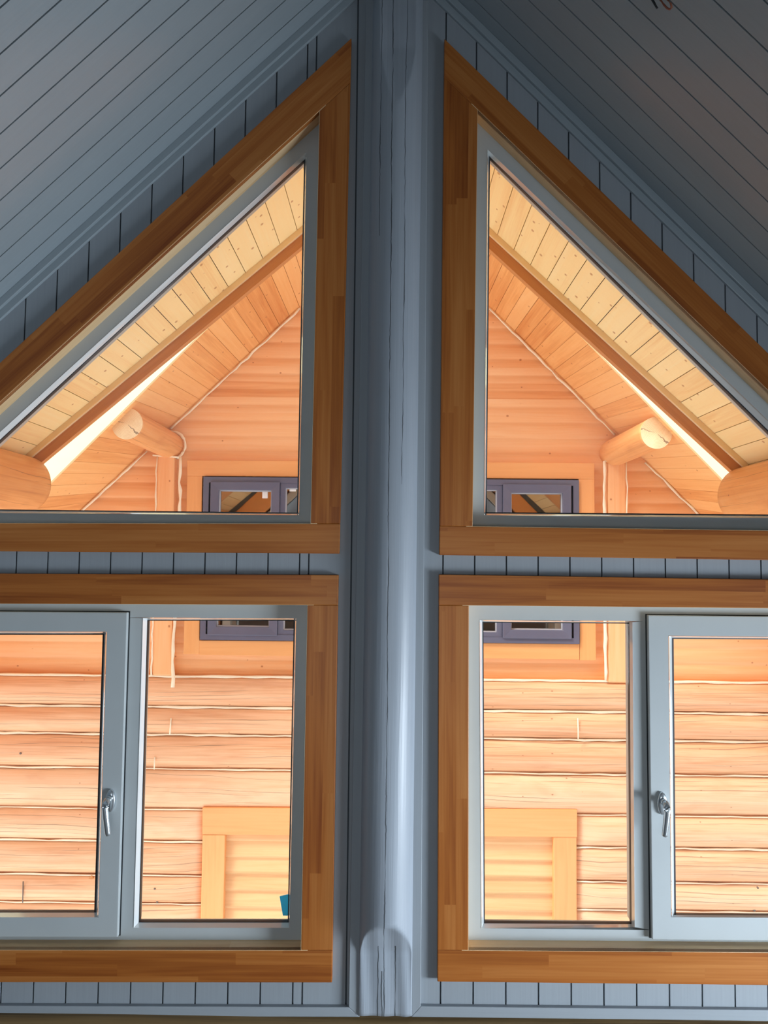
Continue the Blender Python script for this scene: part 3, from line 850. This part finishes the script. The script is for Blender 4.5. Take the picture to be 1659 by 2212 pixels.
# gable posts and caulk
yp = YN-0.075
for quadpx in (((340, 982), (377, 985), (371, 1460), (329, 1459)), ((1313, 995), (1352, 993), (1356, 1476), (1313, 1475))):
    mb = MB(g=(0, 0, 1), h=(1, 0, 0)); mb.prism(quad(*quadpx, yp), yp, YN)
    mb.build('vertical_post', M['siding'], nh, bevel=0.01)
def caulk(pts, r=0.007, jit=0.004, step=0.05, seed=0, parent=nh):
    rn = random.Random(seed); out = []
    pts = [Vector(p) for p in pts]
    for a, b in zip(pts[:-1], pts[1:]):
        m = max(1, int((b-a).length/step))
        for k in range(m): out.append(a.lerp(b, k/m)+Vector((rn.uniform(-jit, jit), 0, rn.uniform(-jit, jit))))
    out.append(pts[-1])
    mb = MB(); mb.tube(out, [r*rn.uniform(0.6, 1.25) for _ in out], 8)
    return mb.build('caulk_line', M['caulk'], parent)
yk = YN-0.03
caulk([P(648, 667, yk), P(369, 926, yk)], seed=1); caulk([P(316, 976, yk), P(120, 1155, yk)], seed=2)
caulk([P(1058, 667, yk), P(1328, 939, yk)], seed=3); caulk([P(1394, 998, yk), P(1570, 1172, yk)], seed=4)
caulk([P(389, 988, yp), P(388, 1060, yp), P(387, 1200, yp), P(376, 1350, yp), P(373, 1485, yp-0.05)], r=0.010, jit=0.005, seed=5)
caulk([P(339, 985, yp), P(327, 1459, yp)], r=0.005, seed=6)
caulk([P(1306, 995, yp), P(1307, 1200, yp), P(1308, 1470, yp)], r=0.010, jit=0.004, seed=7)
caulk([P(1354, 998, yp), P(1357, 1475, yp)], r=0.005, seed=8)
CLL = []
for i, zz in enumerate(zs[:-1]):
    r = (0.0085, 0.0085, 0.0075, 0.0055, 0.0045, 0.006, 0.006)[i] if i < 7 else 0.005
    pieces = [(-3.0, 3.0)] if zz > DZ1+0.01 else [(-3.0, DX0-0.01), (DX1+0.01, 3.0)]
    for k, (a, b) in enumerate(pieces):
        caulk([(a, YN-0.058, zz), (b, YN-0.058, zz)], r=r, jit=0.003, step=0.09, seed=20+i*2+k)
# vertical sealed joints across single logs
yv = YN-0.102
for (xa, ya, xb, yb) in ((369, 1552, 367, 1586), (334, 1635, 333, 1662), (1248, 1552, 1249, 1596)):
    caulk([P(xa, ya, yv), P(xb, yb, yv)], r=0.004, jit=0.002, seed=xa)
mb = MB(); mb.tube([P(50, 1904, yv), P(49, 1950, yv)], 0.0035, 6); mb.build('dark_joint', M['roof'], nh)
# knots on logs: small dark plugs
for (kx, ky, kr) in ((197, 1897, 0.016), (337, 1916, 0.006), (339, 1949, 0.007), (1630, 1967, 0.008), (1637, 1918, 0.006), (49, 1625, 0.007), (1428+0, 1990, 0.0)):
    if kr == 0: continue
    c = P(kx, ky, YN-0.07); mb = MB()
    for zh, zl in zip(zs[:-1], zs[1:]):
        if zl <= c.z <= zh: c.y = YN-0.012-0.085*(0.24+0.76*max(0, 1-abs(2*(c.z-zl)/(zh-zl)-1)**2.3)**0.72)-0.004
    # plug shaped as a short tapered peg
    mb.grid([[(c.x+kr*s*math.cos(2*math.pi*k/(4 if kr > 0.01 else 10)), c.y+dy, c.z+kr*0.9*s*math.sin(2*math.pi*k/(4 if kr > 0.01 else 10))) for k in range(4 if kr > 0.01 else 10)] for s, dy in ((1, 0.02), (1, 0.0), (0.7, -0.002))], smooth=False)
    mb.build('knot', M['barge'] if kr > 0.01 else M['roof'], nh)

# neighbour's purlin log ends
for (c, sd) in (((274, 915), 11), ((1418, 935), 12)):
    log_y('purlin_log', P2(*c, YNE+0.06), YNE+0.06, YN+0.02, 0.083, nh, M['purlin'], M['endgrain'], seed=sd)
for (c, a0, a1, sd) in (((371, 962), 100, -70, 31),):
    cc = P(*c, YN-0.03); R = 0.083
    caulk([(cc.x+(R+0.004)*math.cos(math.radians(a)), YN-0.035, cc.z+(R+0.004)*math.sin(math.radians(a))) for a in range(a0, a1-1, -8)]+[P(389, 988, YN-0.05)], r=0.008, jit=0.002, step=0.5, seed=sd)
    caulk([P(330, 983, yp), P(388, 988, yp)], r=0.006, jit=0.002, seed=33)
caulk([P(1306, 996, yp), P(1345, 1000, yp)], r=0.005, jit=0.002, seed=34)

# neighbour's window: casing boards, slate-blue frame, three lights
nw = MB(); yw = YN-0.075
def cas(px4, g):
    mb = MB(g=g, h=(0, 0, 1) if g[0] else (1, 0, 0)); mb.prism(quad(*px4, YN-0.06), YN-0.06, YN); return mb
fr = MB(); T = 0.075
fr.ring([(WX0, WZ1), (WX1, WZ1), (WX1, WZ0), (WX0, WZ0)], offset([(WX0, WZ1), (WX1, WZ1), (WX1, WZ0), (WX0, WZ0)], -0.035), yw, yw, back=yw+0.08)
WF = fr.build('house_window', M['bluepvc'], nh)
cas(((404, 994), (1284, 1000), (1284, 1035), (404, 1028)), (1, 0, 0)).build('window_casing', M['trimwood'], WF, bevel=0.003)
cas(((404, 1028), (437, 1028), (430, 1413), (396, 1413)), (0, 0, 1)).build('window_casing', M['trimwood'], WF, bevel=0.003)
cas(((1250, 1035), (1284, 1035), (1288, 1427), (1253, 1427)), (0, 0, 1)).build('window_casing', M['trimwood'], WF, bevel=0.003)
cas(((430, 1383), (1252, 1391), (1252, 1425), (430, 1415)), (1, 0, 0)).build('window_casing', M['trimwood'], WF, bevel=0.003)
xm = [P(x, 1200, yw).x for x in (452, 600, 1088, 1234)]
zi0, zi1 = WZ0+0.03, WZ1-0.03
def light(x0, x1, opening):
    o = [(x0, zi1), (x1, zi1), (x1, zi0), (x0, zi0)]
    i = offset(o, -0.052 if opening else -0.035)
    mb = MB(); mb.ring(o, i, yw-0.012 if opening else yw+0.004, yw-0.006 if opening else yw+0.006, back=yw+0.06)
    mb.build('window_sash' if opening else 'fixed_frame', M['bluepvc'], WF, bevel=0.004)
    mb = MB(); mb.prism(offset(i, 0.006), yw+0.03, yw+0.036); mb.build('glass_pane', M['dark_glass'], WF)
    mb = MB(); mb.ring(offset(i, 0.001), offset(i, -0.006), yw+0.012, yw+0.02, back=yw+0.029); mb.build('glazing_bead', M['greybead'], WF)
light(xm[0], xm[1]+0.006, True); light(xm[1]+0.006, xm[2]-0.006, False); light(xm[2]-0.006, xm[3], True)
# shallow room behind the panes
mb = MB(g=(1, 0, 0)); xa, xb, za, zb = WX0-0.3, WX1+0.3, WZ0-0.6, WZ1+0.3
mb.face([(xa, YN+1.6, za), (xb, YN+1.6, za), (xb, YN+1.6, zb), (xa, YN+1.6, zb)])
mb.face([(xa, YN+0.1, zb), (xb, YN+0.1, zb), (xb, YN+1.6, zb), (xa, YN+1.6, zb)])
mb.face([(xa, YN+0.1, za), (xb, YN+0.1, za), (xb, YN+1.6, za), (xa, YN+1.6, za)])
for x in (xa, xb): mb.face([(x, YN+0.1, za), (x, YN+1.6, za), (x, YN+1.6, zb), (x, YN+0.1, zb)])
mb.build('window_room', M['room'], nh)
# stickers
for (sx, sy, sw, sh, lb) in ((572, 1069, 0.034, 0.042, 'small white paper sticker on the left sash glass of the neighbouring house window'),
                             (632, 1056, 0.040, 0.030, 'small white paper sticker right of the other one, on the neighbour window centre pane')):
    c = P(sx, sy, yw+0.02); mb = MB(); yy = yw+0.0285
    mb.box(c.x-sw/2, c.x+sw/2, yy, yy+0.001, c.z-sh/2, c.z+sh/2)
    tag(mb.build('paper_sticker', M['paper']), lb, 'sticker')

# ------------------------------------------------------------------ blue card behind the left fixed pane
yb = 2.345
mb = MB(); mb.prism(quad((604, 1937), (640, 1928), (640, 1978), (611, 1978), yb), yb, yb+0.004)
bc = mb.build('blue_card', M['blue']); tag(bc, 'small blue card standing behind the left fixed pane at its lower right corner', 'card')

# ------------------------------------------------------------------ wires at the ceiling
def on_ceiling(px, py, drop=0.0):
    d = (ROT @ Vector(((px-829.5)/F, -(py-1106.0)/F, -1.0)))
    # plane z = APEX.z + SR*(x-APEX.x)
    t = (APEX[1]-SR*APEX[0]-EYE.z+SR*EYE.x)/(d.z-SR*d.x)
    return EYE+d*(t*(1-drop))
p = [on_ceiling(1398, -40, 0.002), on_ceiling(1400, -22, 0.010), on_ceiling(1408, -2, 0.02), on_ceiling(1414, 8, 0.028), on_ceiling(1420, 18, 0.03)]
mb = MB(); mb.tube(p, 0.0024, 10)
tag(mb.build('cable_end', M['black']), 'short black cable end hanging from the grey ceiling boards on the right', 'cable')
p = [(1405, -40, .002), (1418, -20, .012), (1427, 0, .022), (1434, 10, .027), (1441, 18, .03), (1447, 20, .03), (1451, 16, .03), (1449, 8, .028), (1443, 0, .024), (1436, -12, .018), (1424, -30, .006)]
mb = MB(); mb.tube([on_ceiling(*q) for q in p], 0.0022, 10)
tag(mb.build('cable_loop', M['copper']), 'brown cable bent into a loop beside the black cable end', 'cable')

# ------------------------------------------------------------------ ground outside
mb = MB(); mb.box(-14, 14, YO+0.2, 12, GROUND-0.1, GROUND)
g = mb.build('snowy_ground', M['snow']); tag(g, 'white snowy ground between the two houses', 'ground', kind='structure')
